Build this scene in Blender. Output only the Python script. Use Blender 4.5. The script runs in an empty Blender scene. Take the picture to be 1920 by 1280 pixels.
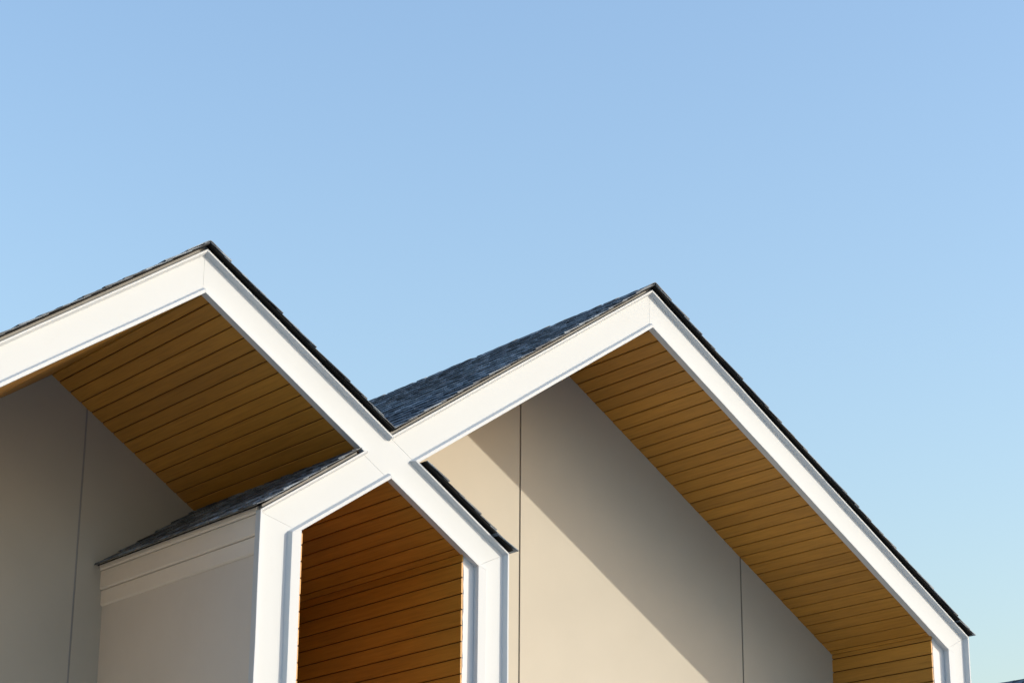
import bpy, math, random
from mathutils import Matrix, Vector

random.seed(7)
R = math.radians

# ------------------------------------------------------------------ camera, sky, sun, exposure
Z0 = 6.66                                   # height of the smaller gable's opening apex above the ground
scene = bpy.context.scene
cam_data = bpy.data.cameras.new('camera')
cam = bpy.data.objects.new('camera', cam_data)
scene.collection.objects.link(cam)
scene.camera = cam
cam_data.sensor_width = 36.0
cam_data.sensor_fit = 'HORIZONTAL'
cam_data.lens = 36.0 * 4087.86 / 1920.0
cam_data.clip_start = 0.1
cam_data.clip_end = 6000.0
YAW, PITCH, ROLL = 0.6471, 0.3244, 0.0075
fw = Vector((math.sin(YAW) * math.cos(PITCH), math.cos(YAW) * math.cos(PITCH), math.sin(PITCH)))
rt = Vector((math.cos(YAW), -math.sin(YAW), 0.0))
up = rt.cross(fw)
r2 = rt * math.cos(ROLL) + up * math.sin(ROLL)
u2 = -rt * math.sin(ROLL) + up * math.cos(ROLL)
M = Matrix(((r2.x, u2.x, -fw.x, -6.7185), (r2.y, u2.y, -fw.y, -12.3361),
            (r2.z, u2.z, -fw.z, -5.0051 + Z0), (0, 0, 0, 1)))
cam.matrix_world = M

SUN = Vector((1.02, -1.0, 0.465)).normalized()      # direction towards the sun
SUN_EL = math.asin(SUN.z)
SUN_AZ = math.atan2(SUN.x, SUN.y)                   # clockwise from +Y
world = bpy.data.worlds.new('World')
scene.world = world
world.use_nodes = True
wn = world.node_tree
wn.nodes.clear()
sky = wn.nodes.new('ShaderNodeTexSky')
sky.sky_type = 'NISHITA'
sky.sun_disc = False
sky.sun_elevation = SUN_EL
sky.sun_rotation = SUN_AZ
sky.altitude = 0.0
sky.air_density = 1.75
sky.dust_density = 2.1
sky.ozone_density = 3.6
bg = wn.nodes.new('ShaderNodeBackground')
bg.inputs['Strength'].default_value = 0.15
wo = wn.nodes.new('ShaderNodeOutputWorld')
tint = wn.nodes.new('ShaderNodeMix')                # one even white balance for the whole sky
tint.data_type = 'RGBA'
tint.blend_type = 'MULTIPLY'
tint.inputs[0].default_value = 1.0
tint.inputs[7].default_value = (1.01, 0.985, 1.07, 1.0)
wn.links.new(sky.outputs[0], tint.inputs[6])
wn.links.new(tint.outputs[2], bg.inputs[0])
wn.links.new(bg.outputs[0], wo.inputs[0])

sun_data = bpy.data.lights.new('sun', 'SUN')
sun_data.energy = 2.0
sun_data.angle = R(0.53)
sun_data.color = (1.0, 0.89, 0.73)
sun = bpy.data.objects.new('sun', sun_data)
scene.collection.objects.link(sun)
sun.rotation_euler = (-SUN).to_track_quat('-Z', 'Y').to_euler()
sun.location = (20, -20, 25)

scene.view_settings.view_transform = 'Standard'
scene.view_settings.look = 'None'
scene.view_settings.gamma = 1.0
scene.view_settings.use_curve_mapping = False
scene.view_settings.exposure = 0.93
scene.cycles.max_bounces = 8
scene.cycles.diffuse_bounces = 6

# ------------------------------------------------------------------ materials
class NT:
    def __init__(self, name):
        self.m = bpy.data.materials.new(name)
        self.m.use_nodes = True
        self.t = self.m.node_tree
        self.b = self.t.nodes['Principled BSDF']
    def n(self, typ, **kw):
        nd = self.t.nodes.new(typ)
        for k, v in kw.items():
            if k.startswith('i_'):
                nd.inputs[k[2:].replace('_', ' ')].default_value = v
            else:
                setattr(nd, k, v)
        return nd
    def l(self, a, b):
        self.t.links.new(a, b)
    def ramp(self, fac, stops):
        r = self.n('ShaderNodeValToRGB')
        el = r.color_ramp.elements
        while len(el) < len(stops):
            el.new(0.5)
        for e, (p, c) in zip(el, stops):
            e.position = p
            e.color = (*c, 1.0)
        self.l(fac, r.inputs[0])
        return r.outputs[0]
    def mix(self, fac, a, b, mode='MIX'):
        x = self.n('ShaderNodeMix', data_type='RGBA', blend_type=mode)
        for s, v in (('Factor', fac), ('A', a), ('B', b)):
            sock = [i for i in x.inputs if i.name == s and (i.type == 'VALUE' if s == 'Factor' else i.type == 'RGBA')][0]
            if hasattr(v, 'is_linked'):
                self.l(v, sock)
            else:
                sock.default_value = v if s == 'Factor' else (*v, 1.0)
        return [o for o in x.outputs if o.type == 'RGBA'][0]

def coords(nt, scale=(1, 1, 1), rnd=False):
    tc = nt.n('ShaderNodeTexCoord')
    mp = nt.n('ShaderNodeMapping')
    mp.inputs['Scale'].default_value = scale
    nt.l(tc.outputs['Object'], mp.inputs['Vector'])
    if rnd:
        oi = nt.n('ShaderNodeObjectInfo')
        mu = nt.n('ShaderNodeVectorMath', operation='SCALE')
        mu.inputs[0].default_value = (37.0, 91.0, 53.0)
        nt.l(oi.outputs['Random'], mu.inputs['Scale'])
        nt.l(mu.outputs[0], mp.inputs['Location'])
    return mp.outputs[0]

def paint(name, col, rough=0.45, mottle=0.04, bump=0.04, stain=None, wav=0.0, spec=0.2):
    nt = NT(name)
    co = coords(nt)
    n1 = nt.n('ShaderNodeTexNoise', i_Scale=1.3, i_Detail=5.0, i_Roughness=0.6)
    nt.l(co, n1.inputs['Vector'])
    d = tuple(c * (1 - mottle * 2) for c in col)
    li = tuple(min(1, c * (1 + mottle)) for c in col)
    c = nt.ramp(n1.outputs['Fac'], [(0.3, d), (0.7, li)])
    if stain:
        n2 = nt.n('ShaderNodeTexNoise', i_Scale=9.0, i_Detail=8.0, i_Roughness=0.7)
        nt.l(co, n2.inputs['Vector'])
        f = nt.ramp(n2.outputs['Fac'], [(0.58, (0, 0, 0)), (0.76, (1, 1, 1))])
        mf = nt.n('ShaderNodeMath', operation='MULTIPLY')
        nt.l(f, mf.inputs[0])
        mf.inputs[1].default_value = 0.35
        c = nt.mix(mf.outputs[0], c, stain)
    oi = nt.n('ShaderNodeObjectInfo')
    v2 = nt.ramp(oi.outputs['Random'], [(0.0, (0.97, 0.968, 0.962)), (1.0, (1.0, 1.0, 1.0))])
    c = nt.mix(1.0, c, v2, 'MULTIPLY')
    nt.l(c, nt.b.inputs['Base Color'])
    nt.b.inputs['Roughness'].default_value = rough
    nt.b.inputs['Specular IOR Level'].default_value = spec
    n3 = nt.n('ShaderNodeTexNoise', i_Scale=160.0, i_Detail=4.0)
    nt.l(co, n3.inputs['Vector'])
    bp = nt.n('ShaderNodeBump', i_Strength=bump, i_Distance=0.002)
    nt.l(n3.outputs['Fac'], bp.inputs['Height'])
    last = bp
    if wav:
        n4 = nt.n('ShaderNodeTexNoise', i_Scale=2.2, i_Detail=2.0)
        nt.l(co, n4.inputs['Vector'])
        b2 = nt.n('ShaderNodeBump', i_Strength=wav, i_Distance=0.02)
        nt.l(n4.outputs['Fac'], b2.inputs['Height'])
        nt.l(bp.outputs[0], b2.inputs['Normal'])
        last = b2
    nt.l(last.outputs[0], nt.b.inputs['Normal'])
    return nt.m

def wood(name):
    nt = NT(name)
    co = coords(nt, (60.0, 2.2, 60.0), rnd=True)
    n1 = nt.n('ShaderNodeTexNoise', i_Scale=1.0, i_Detail=6.0, i_Roughness=0.65, i_Distortion=0.6)
    nt.l(co, n1.inputs['Vector'])
    c = nt.ramp(n1.outputs['Fac'], [(0.28, (0.345, 0.165, 0.020)), (0.5, (0.435, 0.211, 0.027)), (0.75, (0.515, 0.258, 0.038))])
    co2 = coords(nt, (1.2, 0.5, 1.2), rnd=True)
    n2 = nt.n('ShaderNodeTexNoise', i_Scale=1.5, i_Detail=3.0)
    nt.l(co2, n2.inputs['Vector'])
    v = nt.ramp(n2.outputs['Fac'], [(0.3, (0.88, 0.87, 0.85)), (0.7, (1.05, 1.05, 1.06))])
    c = nt.mix(1.0, c, v, 'MULTIPLY')
    oi = nt.n('ShaderNodeObjectInfo')
    v2 = nt.ramp(oi.outputs['Random'], [(0.0, (0.90, 0.89, 0.87)), (1.0, (1.06, 1.06, 1.06))])
    c = nt.mix(1.0, c, v2, 'MULTIPLY')
    nt.l(c, nt.b.inputs['Base Color'])
    nt.b.inputs['Roughness'].default_value = 0.5
    bp = nt.n('ShaderNodeBump', i_Strength=0.25, i_Distance=0.0015)
    nt.l(n1.outputs['Fac'], bp.inputs['Height'])
    nt.l(bp.outputs[0], nt.b.inputs['Normal'])
    return nt.m

def shingle_mat(name):
    nt = NT(name)
    co = coords(nt, (1, 1, 1), rnd=True)
    n1 = nt.n('ShaderNodeTexNoise', i_Scale=220.0, i_Detail=3.0, i_Roughness=0.7)
    nt.l(co, n1.inputs['Vector'])
    n2 = nt.n('ShaderNodeTexNoise', i_Scale=6.0, i_Detail=4.0)
    nt.l(co, n2.inputs['Vector'])
    c = nt.ramp(n1.outputs['Fac'], [(0.3, (0.045, 0.058, 0.073)), (0.55, (0.115, 0.142, 0.170)), (0.8, (0.25, 0.30, 0.35))])
    v = nt.ramp(n2.outputs['Fac'], [(0.38, (0.35, 0.37, 0.4)), (0.62, (1.6, 1.6, 1.6))])
    c = nt.mix(1.0, c, v, 'MULTIPLY')
    oi = nt.n('ShaderNodeObjectInfo')
    v2 = nt.ramp(oi.outputs['Random'], [(0.0, (0.5, 0.5, 0.52)), (1.0, (1.45, 1.45, 1.45))])
    c = nt.mix(1.0, c, v2, 'MULTIPLY')
    nt.l(c, nt.b.inputs['Base Color'])
    nt.b.inputs['Roughness'].default_value = 0.62
    bp = nt.n('ShaderNodeBump', i_Strength=0.7, i_Distance=0.002)
    nt.l(n1.outputs['Fac'], bp.inputs['Height'])
    nt.l(bp.outputs[0], nt.b.inputs['Normal'])
    return nt.m

def ground_mat(name):
    nt = NT(name)
    co = coords(nt)
    n1 = nt.n('ShaderNodeTexNoise', i_Scale=0.35, i_Detail=8.0, i_Roughness=0.65)
    nt.l(co, n1.inputs['Vector'])
    c = nt.ramp(n1.outputs['Fac'], [(0.3, (0.17, 0.188, 0.205)), (0.7, (0.25, 0.272, 0.295))])
    nt.l(c, nt.b.inputs['Base Color'])
    nt.b.inputs['Roughness'].default_value = 0.9
    return nt.m

WHITE = paint('white_paint', (0.535, 0.57, 0.595), 0.75, 0.006, 0.05, (0.52, 0.535, 0.54), 0.05)
TRIM = paint('white_trim_paint', (0.545, 0.58, 0.61), 0.75, 0.010, 0.0)
STRIP = paint('grey_lath', (0.30, 0.305, 0.30), 0.8, 0.10, 0.3, (0.50, 0.50, 0.49))  # mid grey lath with random paler blotches
BEIGE = paint('beige_wall_paint', (0.45, 0.43, 0.375), 0.9, 0.02, 0.15, None, 0.06)
SIDE = paint('cream_side_paint', (0.63, 0.60, 0.56), 0.8, 0.02, 0.05, None, 0.06)
CREAM = paint('cream_board_paint', (0.74, 0.70, 0.64), 0.7, 0.015, 0.05, (0.60, 0.55, 0.46), 0.06)
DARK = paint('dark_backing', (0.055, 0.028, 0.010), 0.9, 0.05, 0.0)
GROOVE = paint('joint_sealant', (0.17, 0.155, 0.135), 0.9, 0.05, 0.0)
PALEGROOVE = paint('grey_joint_sealant', (0.30, 0.30, 0.30), 0.9, 0.05, 0.0)
JAMB = paint('white_jamb_paint', (0.64, 0.655, 0.67), 0.7, 0.02, 0.1, (0.55, 0.56, 0.57), 0.1)
FELT = paint('black_underlay', (0.016, 0.015, 0.014), 0.85, 0.1, 0.1)
WOOD = wood('golden_timber')
SHINGLE = shingle_mat('navy_asphalt_shingle')
GROUND = ground_mat('pale_concrete_ground')

# ------------------------------------------------------------------ helpers
COL = scene.collection
ORG = {}                                             # world origin of every object made here

def mesh(name, verts, faces, mat, smooth=False):
    me = bpy.data.meshes.new(name)
    me.from_pydata([tuple(v) for v in verts], [], faces)
    me.materials.append(mat)
    me.validate()
    me.update()
    if smooth:
        for p in me.polygons:
            p.use_smooth = True
    return me

def put(name, me, parent=None, loc=(0, 0, 0), rot=(0, 0, 0), scale=(1, 1, 1)):
    """link a mesh at a world location under a parent that is neither turned nor scaled"""
    o = bpy.data.objects.new(name, me)
    COL.objects.link(o)
    loc = Vector(loc)
    if parent is not None:
        o.parent = parent
        o.location = loc - ORG[parent]
    else:
        o.location = loc
    ORG[o] = loc
    o.rotation_euler = rot
    o.scale = scale
    return o

def thing(name, loc, label, cat):
    e = bpy.data.objects.new(name, None)
    COL.objects.link(e)
    e.location = loc
    ORG[e] = Vector(loc)
    e['label'] = label
    e['category'] = cat
    return e

def prism_data(poly, y0, y1):
    """poly: (x, z) points, z measured from the small gable's apex; solid between y0 and y1"""
    area = sum(poly[i][0] * poly[(i + 1) % len(poly)][1] - poly[(i + 1) % len(poly)][0] * poly[i][1] for i in range(len(poly)))
    if area < 0:
        poly = poly[::-1]
    n = len(poly)
    v = [(x, y0, z + Z0) for x, z in poly] + [(x, y1, z + Z0) for x, z in poly]
    f = [list(range(n)), list(range(2 * n - 1, n - 1, -1))]
    for i in range(n):
        j = (i + 1) % n
        f.append([j, i, i + n, j + n])
    return v, f

def prism(name, poly, y0, y1, mat, parent):
    v, f = prism_data(poly, y0, y1)
    return put(name, mesh(name, v, f, mat), parent)

def box(name, x0, x1, y0, y1, z0, z1, mat, parent):
    return prism(name, [(x0, z0), (x1, z0), (x1, z1), (x0, z1)], y0, y1, mat, parent)

# ------------------------------------------------------------------ measurements
T = 0.6709                                   # roof pitch
SL = math.sqrt(1 + T * T)
CS, SN = 1 / SL, T / SL
ANG = math.atan(T)
C1, C2, HH = 0.0, 4.0, 0.6035                # ridge positions and the larger gable's extra height
H = 0.3154                                   # height of the fascia band measured upright
XBL, XBR, XR, XL = 0.505, 2.594, 7.511, -2.594       # outer faces of the posts
IBL, IBR, IR, IL = 0.833, 2.318, 7.245, -2.318       # inner faces of the posts
CLAD_B, CLAD_R = 2.203, 7.088                # timber faces inside the bay and the larger gable
Y1, Y2 = 2.347, 1.212                        # recessed walls of the two gables
YBACK = 7.6
GND = -Z0
XC = (C2 - HH / T) / 2                       # where the two rakes cross

def line_slope(apex_x, apex_z, sgn, off):    # returns (a, b, c) with a*x + b*z = c
    return (sgn * T, 1.0, apex_z + off + sgn * T * apex_x)
L1L = lambda o: line_slope(C1, 0.0, -1, o)
L1R = lambda o: line_slope(C1, 0.0, 1, o)
L2L = lambda o: line_slope(C2, HH, -1, o)
L2R = lambda o: line_slope(C2, HH, 1, o)
VX = lambda x: (1.0, 0.0, x)
HZ = lambda z: (0.0, 1.0, z)
def thru(p, q):
    a, b = q[1] - p[1], p[0] - q[0]
    return (a, b, a * p[0] + b * p[1])
def isec(l, m):
    d = l[0] * m[1] - m[0] * l[1]
    return ((l[2] * m[1] - m[2] * l[1]) / d, (l[0] * m[2] - m[0] * l[2]) / d)
def shift(l, d):                             # move a line by d along its normal
    n = math.hypot(l[0], l[1])
    return (l[0], l[1], l[2] + d * n)

# ------------------------------------------------------------------ setting
S = 3000.0
g = put('ground', mesh('ground', [(-S, -S, 0), (S, -S, 0), (S, S, 0), (-S, S, 0)], [[0, 1, 2, 3]], GROUND))
g['kind'] = 'structure'

house = thing('house', (2.5, 0.0, 0.0),
              'house with two interlocking white-framed gables, golden timber soffits and dark shingle roofs', 'house')

# ------------------------------------------------------------------ white front frame
E_, G_ = 0.004, 0.0007
YF, YB = 0.040, 0.066                        # face and back of the flat boards
corner = {
    'L': ((XL, H + T * XL), (IL, T * IL)),
    'BR': ((XBR, H - T * XBR), (IBR, -T * IBR)),
    'BL': ((XBL, HH + H - T * (C2 - XBL)), (IBL, HH - T * (C2 - IBL))),
    'R': ((XR, HH + H - T * (XR - C2)), (IR, HH - T * (IR - C2)))}
def miter(k):
    return thru(*corner[k])
def quad(a, b, c, d):                        # four lines in order round the piece
    return [isec(a, d), isec(a, b), isec(b, c), isec(c, d)]
def mside(k, s):
    return shift(miter(k), s * G_)

def side_of(line, p):
    return 1 if line[0] * p[0] + line[1] * p[1] > line[2] else -1
def toward(k, p):                            # miter line moved a hair towards point p
    l = miter(k)
    return shift(l, side_of(l, p) * G_)

frame = {}
def board(key, poly, name='fascia_board'):
    frame[key] = prism(name, poly, YF, YB, WHITE, house)
board('G1L', quad(L1L(E_), VX(-G_), L1L(H - E_), toward('L', (0, 0))))
board('G1R', quad(L1R(E_), VX(G_), L1R(H - E_), toward('BR', (0, 0))))
board('G2R', quad(L2R(E_), VX(C2 + G_), L2R(H - E_), toward('R', (C2, HH))))
board('G2U', quad(L2L(E_), VX(C2 - G_), L2L(H - E_), L1R(H - E_ + 0.0022)))
board('G2D', quad(L2L(E_), L1R(E_ - 0.0022), L2L(H - E_), toward('BL', (XC, -T * XC))))
board('PBR', quad(VX(IBR + E_), toward('BR', (2.45, -4)), VX(XBR - E_), HZ(GND)), 'corner_post')
board('PBL', quad(VX(IBL - E_), toward('BL', (0.6, -4)), VX(XBL + E_), HZ(GND)), 'corner_post')
board('PR', quad(VX(IR + E_), toward('R', (7.4, -4)), VX(XR - E_), HZ(GND)), 'corner_post')
board('PL', quad(VX(IL - E_), toward('L', (-2.5, -4)), VX(XL + E_), HZ(GND)), 'corner_post')

def border(pts, segs, inward):
    """raised moulding along a polyline; segs: (width, frame key); inward: +1 when the board lies left of the path"""
    n = len(segs)
    dirs = []
    for i in range(n):
        dx, dz = pts[i + 1][0] - pts[i][0], pts[i + 1][1] - pts[i][1]
        q = math.hypot(dx, dz)
        dirs.append((dx / q, dz / q))
    nor = [(-d[1] * inward, d[0] * inward) for d in dirs]
    RUN, DEP = 0.015, YF + 0.001
    def prof(w):
        return [(0.0, 0.062), (0.0, 0.002), (0.002, 0.0), (w - 0.002, 0.0), (w, 0.0012), (w + RUN, DEP), (w + RUN, 0.062)]
    def off_line(i, o):
        p = (pts[i][0] + nor[i][0] * o, pts[i][1] + nor[i][1] * o)
        return thru(p, (p[0] + dirs[i][0], p[1] + dirs[i][1]))
    for i in range(n):
        w, key = segs[i]
        pr = prof(w)
        ends = []
        for e in (0, 1):
            row = []
            nb = i - 1 if e == 0 else i + 1
            for k, (o, y) in enumerate(pr):
                if 0 <= nb < n:
                    o2 = prof(segs[nb][0])[k][0]
                    p = isec(off_line(i, o), off_line(nb, o2))
                else:
                    b = pts[i + e]
                    p = (b[0] + nor[i][0] * o, b[1] + nor[i][1] * o)
                row.append(p)
            ends.append(row)
        ln = math.hypot(pts[i + 1][0] - pts[i][0], pts[i + 1][1] - pts[i][1])
        m = max(1, int(ln / 0.28))
        vs, fs = [], []
        K = len(pr)
        gap = 0.0007 / ln
        for j in range(m + 1):
            f = gap + (1 - 2 * gap) * j / m
            ju = 0.0 if j in (0, m) else random.uniform(-0.0013, 0.0013)
            jy = 0.0 if j in (0, m) else random.uniform(-0.0010, 0.0010)
            for k in range(K):
                a, b = ends[0][k], ends[1][k]
                x = a[0] + (b[0] - a[0]) * f + nor[i][0] * ju
                z = a[1] + (b[1] - a[1]) * f + nor[i][1] * ju
                vs.append((x, pr[k][1] + (jy if 0 < k < 5 else 0), z + Z0))
        for j in range(m):
            for k in range(K):
                k2 = (k + 1) % K
                q = [j * K + k, j * K + k2, (j + 1) * K + k2, (j + 1) * K + k]
                fs.append(q if inward > 0 else q[::-1])
        fs.append(list(range(K))[::-1] if inward > 0 else list(range(K)))
        top = [m * K + k for k in range(K)]
        fs.append(top if inward > 0 else top[::-1])
        put('edge_trim', mesh('edge_trim', vs, fs, TRIM), frame[key])

TW, BW, PW = 0.014, 0.024, 0.074             # outer trim, inner bead on the rakes, inner bead on the posts
border([(XL, GND), corner['L'][0], (C1, H), (XC, H - T * XC), (C2, HH + H), corner['R'][0], (XR, GND)],
       [(TW, 'PL'), (TW, 'G1L'), (TW, 'G1R'), (TW, 'G2U'), (TW, 'G2R'), (TW, 'PR')], -1)
xq = XC - H / 2 / T
border([(IL, GND), corner['L'][1], (C1, 0.0), (xq, -T * xq), corner['BL'][0], (XBL, GND)],
       [(PW, 'PL'), (BW, 'G1L'), (BW, 'G1R'), (TW, 'G2D'), (TW, 'PBL')], 1)
xq = XC + H / 2 / T
border([(XBR, GND), corner['BR'][0], (xq, H - T * xq), (C2, HH), corner['R'][1], (IR, GND)],
       [(TW, 'PBR'), (TW, 'G1R'), (BW, 'G2U'), (BW, 'G2R'), (PW, 'PR')], 1)
border([(IBL, GND), corner['BL'][1], (XC, -T * XC), corner['BR'][1], (IBR, GND)],
       [(PW, 'PBL'), (BW, 'G2D'), (BW, 'G1R'), (PW, 'PBR')], 1)
# set-back jambs beside the timber linings
for x0, x1, zt, yj in ((CLAD_B + 0.0128, IBR - 0.0015, -T * (CLAD_B + 0.0128), 0.051), (CLAD_R + 0.0128, IR - 0.0015, HH - T * (CLAD_R + 0.0128 - C2), 0.055)):
    prism('jamb', [(x0, GND), (x1, GND), (x1, zt - T * (x1 - x0) - 0.001), (x0, zt - 0.001)], yj, 0.09, JAMB, house)
prism('jamb', [(IL - 0.06, GND), (-CLAD_B, GND), (-CLAD_B, T * -CLAD_B + 0.02), (IL - 0.06, T * (IL - 0.06) + 0.02)], 0.0675, 0.09, JAMB, house)

def sealant(x, y, ztop, zbot):
    vs, fs = [], []
    n = int((ztop - zbot) / 0.035)
    for i in range(n + 1):
        z = ztop - (ztop - zbot) * i / n + Z0
        a, b, d = random.uniform(-0.004, 0.002), random.uniform(0.006, 0.016), random.uniform(0.002, 0.007)
        vs += [(x + a, y + 0.004, z), (x + (a + b) / 2, y - d, z), (x + b, y + 0.004, z)]
    for i in range(n):
        k = i * 3
        fs += [[k, k + 3, k + 4, k + 1], [k + 1, k + 4, k + 5, k + 2], [k + 2, k + 5, k + 3, k]]
    put('sealant_bead', mesh('sealant_bead', vs, fs, JAMB), house)
sealant(CLAD_B + 0.012, 0.0485, -T * CLAD_B - 0.03, GND + 0.02)
sealant(CLAD_R + 0.013, 0.0525, HH - T * (CLAD_R - C2) - 0.03, GND + 0.02)

# ------------------------------------------------------------------ walls
def panels(bk, edges, y, topf, apex, mat, zb=GND, gap=0.016):
    for a, b in zip(edges[:-1], edges[1:]):
        x0, x1 = a + gap / 2, b - gap / 2
        pl = [(x0, zb), (x1, zb), (x1, topf(x1))]
        if x0 < apex < x1:
            pl.append((apex, topf(apex)))
        pl.append((x0, topf(x0)))
        prism('wall_panel', pl, y, y + 0.012, mat, bk)
f1 = lambda x: 0.006 - T * abs(x)
f2 = lambda x: HH + 0.006 - T * abs(x - C2)
w1 = prism('gable_wall', [(-2.5, GND), (0.6, GND), (1.75, GND), (1.75, f1(1.75) + 0.1), (0, f1(0) + 0.1), (-2.5, f1(-2.5) + 0.1)], Y1 + 0.005, Y1 + 0.15, PALEGROOVE, house)
panels(w1, [-2.45, -2.083, 0.317, 1.70], Y1, f1, 0.0, BEIGE)
w2 = prism('gable_wall', [(2.40, GND), (7.3, GND), (7.3, f2(7.3) + 0.1), (C2, f2(C2) + 0.1), (2.40, f2(2.40) + 0.1)], Y2 + 0.008, Y2 + 0.15, GROOVE, house)
panels(w2, [2.42, 3.612, 6.014, 7.20], Y2, f2, C2, BEIGE)

# the bay's painted outer side, with its stepped eave boards
bs = box('bay_side_wall', 0.552, 0.70, 0.0685, Y1 + 0.004, GND, -1.40, SIDE, house)
def eave_board(x, z0, z1, y1):
    bv = 0.012
    pl = [(x, z1), (x, z0 + bv), (x + bv * 0.8, z0), (0.57, z0), (0.57, z1)]
    return prism('eave_board', pl, 0.069, y1, CREAM, bs)
eave_board(0.535, -1.706, -1.590, Y1 - 0.001)
eave_board(0.521, -1.584, -1.444, Y1 - 0.0015)
eave_board(0.509, -1.438, -1.380, Y1 - 0.002)
# outer side of the bay towards the larger gable, the flank walls and the back
box('bay_flank_wall', 2.40, 2.575, 0.0685, Y2 + 0.004, GND, -1.42, SIDE, house)
box('flank_wall', XR - 0.09, XR - 0.02, 0.0685, YBACK - 0.3, GND, -1.45, BEIGE, house)
box('flank_wall', XL + 0.02, XL + 0.09, 0.0685, YBACK - 0.3, GND, -1.45, BEIGE, house)
box('back_wall', XL + 0.1, XR - 0.1, YBACK - 0.5, YBACK - 0.35, GND, -1.3, BEIGE, house)
prism('bay_back_wall', [(0.7, GND), (2.4, GND), (2.4, -1.5), (XC, -T * XC + 0.05), (0.7, -1.5)], 2.62, 2.72, DARK, house)  # dark colour paints in the shade at the deep end of the bay

# ------------------------------------------------------------------ timber boards
PITCH_B, GAP_B = 0.1145, 0.0075
def board_mesh(name, ln, w=PITCH_B):
    a, b = GAP_B / 2, w - GAP_B / 2
    bv = min(0.005, (b - a) / 4)
    pr = [(a, 0.013), (a, 0.004), (a + bv, 0.0), (b - bv, 0.0), (b, 0.004), (b, 0.013)]
    v = [(u, 0.0, n) for u, n in pr] + [(u, ln, n) for u, n in pr]
    K = len(pr)
    f = [list(range(K))[::-1], [K + k for k in range(K)]]
    for k in range(K):
        k2 = (k + 1) % K
        f.append([k, k2, k2 + K, k + K])
    return mesh(name, v, f, WOOD)

def lining(back, name, origin, ang, y0, y1, u_end, u_first, u_start=0.0):
    """boards across a plane: origin (x, z) where u = 0, ang turns local x about +Y"""
    ln = y1 - y0
    full = board_mesh(name, ln)
    cuts = []
    u = u_first
    if u_first - u_start > 0.012:
        cuts.append((u_start, u_first))
    while u + PITCH_B < u_end:
        cuts.append((u, u + PITCH_B))
        u += PITCH_B
    if u_end - u > 0.02:
        cuts.append((u, u_end))
    ca, sa = math.cos(ang), math.sin(ang)
    for a, b in cuts:
        me = full if abs(b - a - PITCH_B) < 1e-6 else board_mesh(name, ln, b - a)
        jit = random.uniform(-0.0012, 0.0012)
        x = origin[0] + ca * a + sa * jit
        z = origin[1] - sa * a + ca * jit
        put(name, me, back, (x, y0 + random.uniform(-0.002, 0.002), z + Z0), (0, ang, 0))

OS = 0.003                                   # soffit face above the lower edge of the frame
def soffit(apex, sgn, u0, u1, y0, y1, first):
    """slanted ceiling: backing sheet plus boards; sgn +1 falls to +x"""
    xa, za = apex
    a, b = u0 * CS, u1 * CS
    p = [(xa + sgn * a, za - T * a + OS + 0.0125), (xa + sgn * b, za - T * b + OS + 0.0125),
         (xa + sgn * b, za - T * b + OS + 0.03), (xa + sgn * a, za - T * a + OS + 0.03)]
    bk = prism('soffit', p, y0 + 0.004, y1, DARK, house)
    if sgn > 0:
        lining(bk, 'soffit_board', (xa, za + OS), ANG, y0, y1, u1, first, u0)
    else:                                    # local x climbs towards the ridge
        tot = u1
        o = (xa - tot * CS, za + OS - tot * SN)
        lining(bk, 'soffit_board', o, -ANG, y0, y1, tot - u0, (tot - u0 - first) % PITCH_B, 0.0)
YS = 0.0635
soffit((C1, 0.0), 1, 0.0, 1.50 * SL, YS, Y1 + 0.004, 0.082)
soffit((C1, 0.0), -1, 0.0, 2.25 * SL, YS, Y1 + 0.004, 0.06)
soffit((C2, HH), 1, 0.0, (CLAD_R + 0.006 - C2) * SL, YS, Y2 + 0.004, 0.0175)
soffit((C2, HH), -1, 0.0, (C2 - 1.62) * SL, YS, Y2 + 0.004, 0.05)
k0 = 0.082 + PITCH_B * 17
soffit((C1, 0.0), 1, XC * SL, (CLAD_B + 0.006) * SL, YS, 3.2, k0)
soffit((C2, HH), -1, (C2 - XC) * SL, (C2 - IBL) * SL, YS, 3.2, (C2 - XC) * SL + 0.06)

def timber_wall(x, sgn, ztop, y0, y1, first):
    """upright lining; sgn +1: seen from -x"""
    d = 0.0125
    bk = prism('timber_wall', [(x + sgn * d, GND), (x + sgn * (d + 0.03), GND), (x + sgn * (d + 0.03), ztop), (x + sgn * d, ztop)], y0 + 0.006, y1, DARK, house)
    if sgn > 0:
        lining(bk, 'cladding_board', (x, ztop), R(90), y0, y1, ztop - GND, first)
    else:
        tot = ztop - GND
        lining(bk, 'cladding_board', (x, GND), R(-90), y0, y1, tot, (tot - first) % PITCH_B)
timber_wall(CLAD_B, 1, -T * CLAD_B + OS + 0.003, 0.0462, 3.2, 0.062)
timber_wall(CLAD_R, 1, HH - T * (CLAD_R - C2) + OS + 0.003, 0.0502, Y2 + 0.003, 0.045)
timber_wall(IBL + 0.0145, -1, HH - T * (C2 - IBL) - 0.012, 0.012, 3.2, 0.085)

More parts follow.
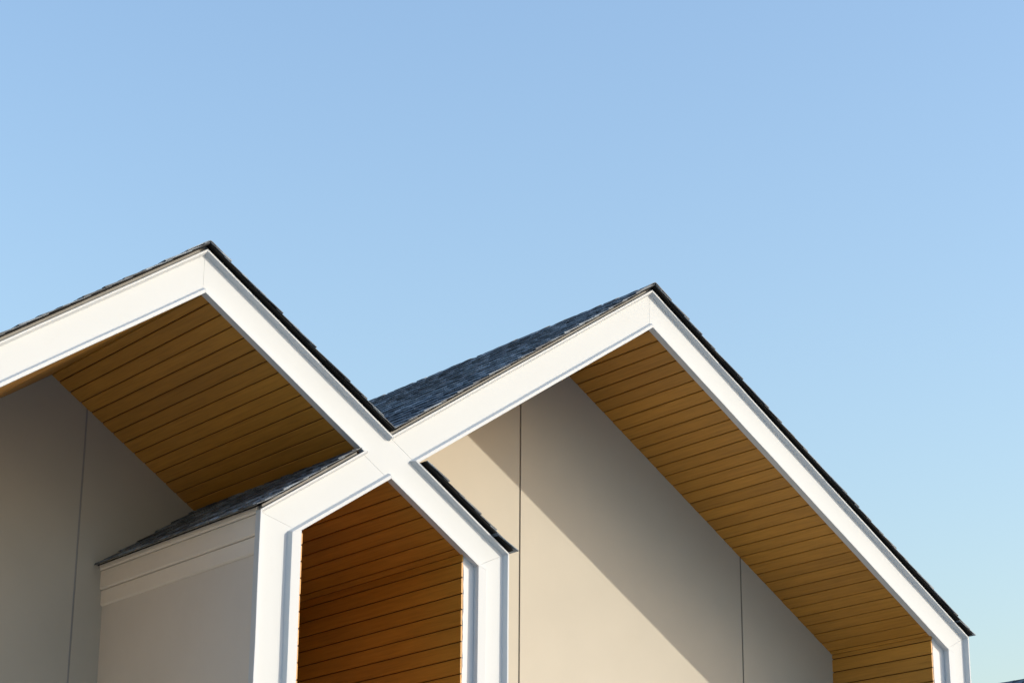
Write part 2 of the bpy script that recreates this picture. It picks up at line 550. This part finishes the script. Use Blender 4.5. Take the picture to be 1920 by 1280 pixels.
# ------------------------------------------------------------------ roofs
YSH = -0.036                                 # front edge of the shingles
DK = 0.350                                   # top of the roof deck (upright offset)
EXPO = 0.172
def shingle_data(rng):
    """one laminated shingle 0.5 wide: u runs from head (-) to butt (0), w along the course, n outwards"""
    W, UL = 0.5, EXPO + 0.055
    v, f = [], []
    def slab(w0, w1, ua, ub, na, nb, th):
        b = len(v)
        v.extend([(ua, w0, na), (ub, w0, nb), (ub, w1, nb), (ua, w1, na),
                  (ua, w0, na + 0.003), (ub, w0, nb + th), (ub, w1, nb + th), (ua, w1, na + 0.003)])
        f.extend([[b, b + 3, b + 2, b + 1], [b + 4, b + 5, b + 6, b + 7], [b, b + 1, b + 5, b + 4], [b + 1, b + 2, b + 6, b + 5],
                  [b + 2, b + 3, b + 7, b + 6], [b + 3, b, b + 4, b + 7]])
    slab(0.0, W - 0.003, -UL, -rng.uniform(0, 0.003), 0.0005, 0.0075, 0.006)
    w = rng.uniform(0.0, 0.05)
    while w < W - 0.05:
        e = min(W - 0.004, w + rng.uniform(0.07, 0.17))
        slab(w, e, -EXPO - 0.004, rng.uniform(0.0, 0.004), 0.0068, 0.0138, rng.uniform(0.005, 0.008))
        w = e + rng.uniform(0.03, 0.10)
    return v, f
rng = random.Random(11)
VAR = [shingle_data(rng) for _ in range(7)]
VARM = [mesh('shingle', v, f, SHINGLE) for v, f in VAR]

def slope_frame(apex, sgn):
    """maps (u down the slope, y, n outwards) to world"""
    xa, za = apex
    def w(u, y, n):
        return (xa + sgn * (u * CS + n * SN), y, za + DK - u * SN + n * CS + Z0)
    return w

def roof_slope(apex, sgn, parts, phase, kick_end):
    """parts: list of (u0, u1, y_end, y_single, is_eave)"""
    xa, za = apex
    wf = slope_frame(apex, sgn)
    deck = None
    fv, ff = [], []
    for (u0, u1, y1, ys, eave) in parts:
        a, b = u0 * CS, (u1 - (0.14 if eave else 0.0)) * CS
        pl = [(xa + sgn * a, za - T * a + 0.035), (xa + sgn * b, za - T * b + 0.035),
              (xa + sgn * b, za - T * b + DK - 0.008), (xa + sgn * a, za - T * a + DK - 0.008)]
        name = 'roof_slope' if deck is None else 'roof_underlay'
        d = prism(name, pl, 0.108, y1 - 0.002, FELT, house if deck is None else deck)
        if deck is None:
            deck = d
        # thin sheathing edge that carries the shingles out over the fascia
        n0 = [(xa + sgn * (q * CS), za - T * q * CS) for q in (u0 + (0.004 if u0 == 0 else 0), u1 - (0.035 if eave else 0))]
        pl = [(n0[0][0], n0[0][1] + DK - 0.0065), (n0[1][0], n0[1][1] + DK - 0.0065), (n0[1][0], n0[1][1] + DK), (n0[0][0], n0[0][1] + DK)]
        prism('drip_edge', pl, YSH + 0.010, y1, FELT, deck)
        # pale lath under it, set back behind the fascia
        q1 = u1 - (0.085 if eave else 0)
        n0 = [(xa + sgn * (q * CS), za - T * q * CS) for q in (u0 + (0.002 if u0 == 0 else 0), q1)]
        pl = [(n0[0][0], n0[0][1] + 0.317), (n0[1][0], n0[1][1] + 0.317), (n0[1][0], n0[1][1] + DK - 0.0075), (n0[0][0], n0[0][1] + DK - 0.0075)]
        prism('rake_lath', pl, 0.034, 0.106, STRIP, deck)
        # courses
        k = int(math.ceil((u0 - phase) / EXPO + 0.15))
        butts = []
        while phase + k * EXPO < u1 - 0.04:
            butts.append(phase + k * EXPO)
            k += 1
        butts.append(u1)
        prev = u0
        for bt in butts:
            full = bt - (EXPO + 0.055)
            sc = 1.0
            if full < u0 + 0.002:
                sc = max(0.2, (bt - u0 - 0.002) / (EXPO + 0.055))
            last = eave and bt == butts[-1]
            y = YSH + rng.uniform(-0.007, 0.007)
            first = True
            ang0 = ANG - (R(4) if last else 0.0)
            while y < y1 - 0.03:
                sy = rng.uniform(0.35, 1.0) if first else 1.0
                if y + 0.5 * sy > y1:
                    sy = (y1 - y) / 0.5
                vi = rng.randrange(len(VAR))
                du = rng.uniform(-0.005, 0.005)
                dn = rng.uniform(0.0, 0.003) + (0.005 if last else 0.0)
                if y < ys:
                    x_, _, z_ = wf(bt + du, y, dn)
                    # local x = down the slope; on the mirrored slope turn half round so the piece keeps its face outwards
                    if sgn > 0:
                        put('shingle', VARM[vi], deck, (x_, y, z_), (0, ang0, 0), (sc, sy, 1.0))
                    else:
                        x_, _, z_ = wf(bt + du, y + 0.5 * sy, dn)
                        put('shingle', VARM[vi], deck, (x_, y + 0.5 * sy, z_), (0, ang0, math.pi), (sc, sy, 1.0))
                else:
                    v, f = VAR[vi]
                    b0 = len(fv)
                    for (uu, ww, nn) in v:
                        fv.append(wf(bt + du + uu * sc, y + ww * sy, dn + nn))
                    ff.extend([[q + b0 for q in (fc if sgn > 0 else fc[::-1])] for fc in f])
                y += 0.5 * sy
                first = False
    if fv:
        o = put('shingle_field', mesh('shingle_field', fv, ff, SHINGLE), deck)
        o['kind'] = 'stuff'
    return deck

dx = DK / (2 * T)
r1l = roof_slope((C1, 0.0), -1, [(0.0, -XL * SL + 0.055, YBACK, 0.4, True)], 0.05, True)
r1r = roof_slope((C1, 0.0), 1, [(0.0, XC * SL, YBACK, 0.4, False), ((XC + dx) * SL + 0.012, XBR * SL + 0.055, Y2 - 0.001, 0.4, True)], 0.017, True)
r2l = roof_slope((C2, HH), -1, [(0.0, (C2 - XC) * SL, YBACK, 3.6, False), ((C2 - XC + dx) * SL + 0.012, (C2 - XBL) * SL + 0.05, Y1 - 0.001, 2.4, True)], 0.06, True)
r2r = roof_slope((C2, HH), 1, [(0.0, (XR - C2) * SL + 0.06, YBACK, 0.4, True)], 0.072, True)

def cap_mesh():
    """bent ridge piece: butt at y = 0 facing the front, 0.31 long"""
    WG = 0.205
    v, f = [], []
    us = [-WG, -0.10, -0.025, 0.0, 0.025, 0.10, WG]
    def nz(u, lift, th):
        return -abs(u) * SN + (0.004 if abs(u) < 0.03 else 0.0) * (-1 if u == 0 else 0) + lift + th
    for y, lift, th in ((0.0, 0.012, 0.0), (0.0, 0.012, 0.006), (0.31, 0.002, 0.0), (0.31, 0.002, 0.004)):
        for u in us:
            v.append((u * CS, y, nz(u, lift, th)))
    K = len(us)
    for k in range(K - 1):
        a, b, c, d = k, K + k, 2 * K + k, 3 * K + k
        f += [[b, b + 1, d + 1, d], [a, c, c + 1, a + 1], [a, a + 1, b + 1, b], [c, d, d + 1, c + 1]]
    f += [[0, K, 3 * K, 2 * K], [K - 1, 3 * K - 1, 4 * K - 1, 2 * K - 1]]
    return mesh('ridge_cap', v, f, SHINGLE)
CAP = cap_mesh()
def ridge(xa, za, parent, y0, y1, step=0.2255):
    y = y0
    while y < y1:
        put('ridge_cap', CAP, parent, (xa + rng.uniform(-0.004, 0.004), y + rng.uniform(-0.006, 0.006), za + DK + 0.006 + Z0 + rng.uniform(-0.002, 0.002)),
            (rng.uniform(-0.006, 0.006), rng.uniform(-0.012, 0.012), 0))
        y += step
ridge(C1, 0.0, r1l, -0.038, YBACK)
ridge(C2, HH, r2l, -0.038, YBACK)

# ------------------------------------------------------------------ neighbouring house
NX, NZ = 17.75, 0.022
nb = thing('neighbouring_house', (NX, 4.0, 0.0), 'neighbouring house whose dark shingled ridge peeks out low beyond the white-framed gables', 'house')
NH = 3.4
prism('wall', [(NX - NH + .3, GND), (NX + NH - .3, GND), (NX + NH - .3, -T * NH + 0.2), (NX, NZ + 0.1), (NX - NH + .3, -T * NH + 0.2)], 0.8, 12.4, BEIGE, nb)
for sgn in (-1, 1):
    pl = [(NX, NZ + 0.12), (NX + sgn * NH, NZ + 0.12 - T * NH), (NX + sgn * NH, NZ + 0.31 - T * NH), (NX, NZ + 0.31)]
    sl = prism('roof_slope', pl, 0.108, 12.5, FELT, nb)
    prism('fascia_board', [(NX + sgn * 0.001, NZ), (NX + sgn * NH, NZ - T * NH), (NX + sgn * NH, NZ + H - 0.02 - T * NH), (NX + sgn * 0.001, NZ + H - 0.02)], 0.04, 0.1, WHITE, nb)
    wf = slope_frame((NX, NZ), sgn)
    fv, ff = [], []
    bt = 0.2
    while bt < NH * SL:
        y = YSH
        while y < 12.4:
            v, f = VAR[rng.randrange(len(VAR))]
            b0 = len(fv)
            du = rng.uniform(-0.005, 0.005)
            for (uu, ww, nn) in v:
                fv.append(wf(bt + du + uu, y + ww, nn - 0.008))
            ff.extend([[q + b0 for q in (fc if sgn > 0 else fc[::-1])] for fc in f])
            y += 0.5
        bt += EXPO
    o = put('shingle_field', mesh('shingle_field', fv, ff, SHINGLE), nb)
    o['kind'] = 'stuff'
    if sgn < 0:
        ridge(NX, NZ, sl, -0.04, 12.3)
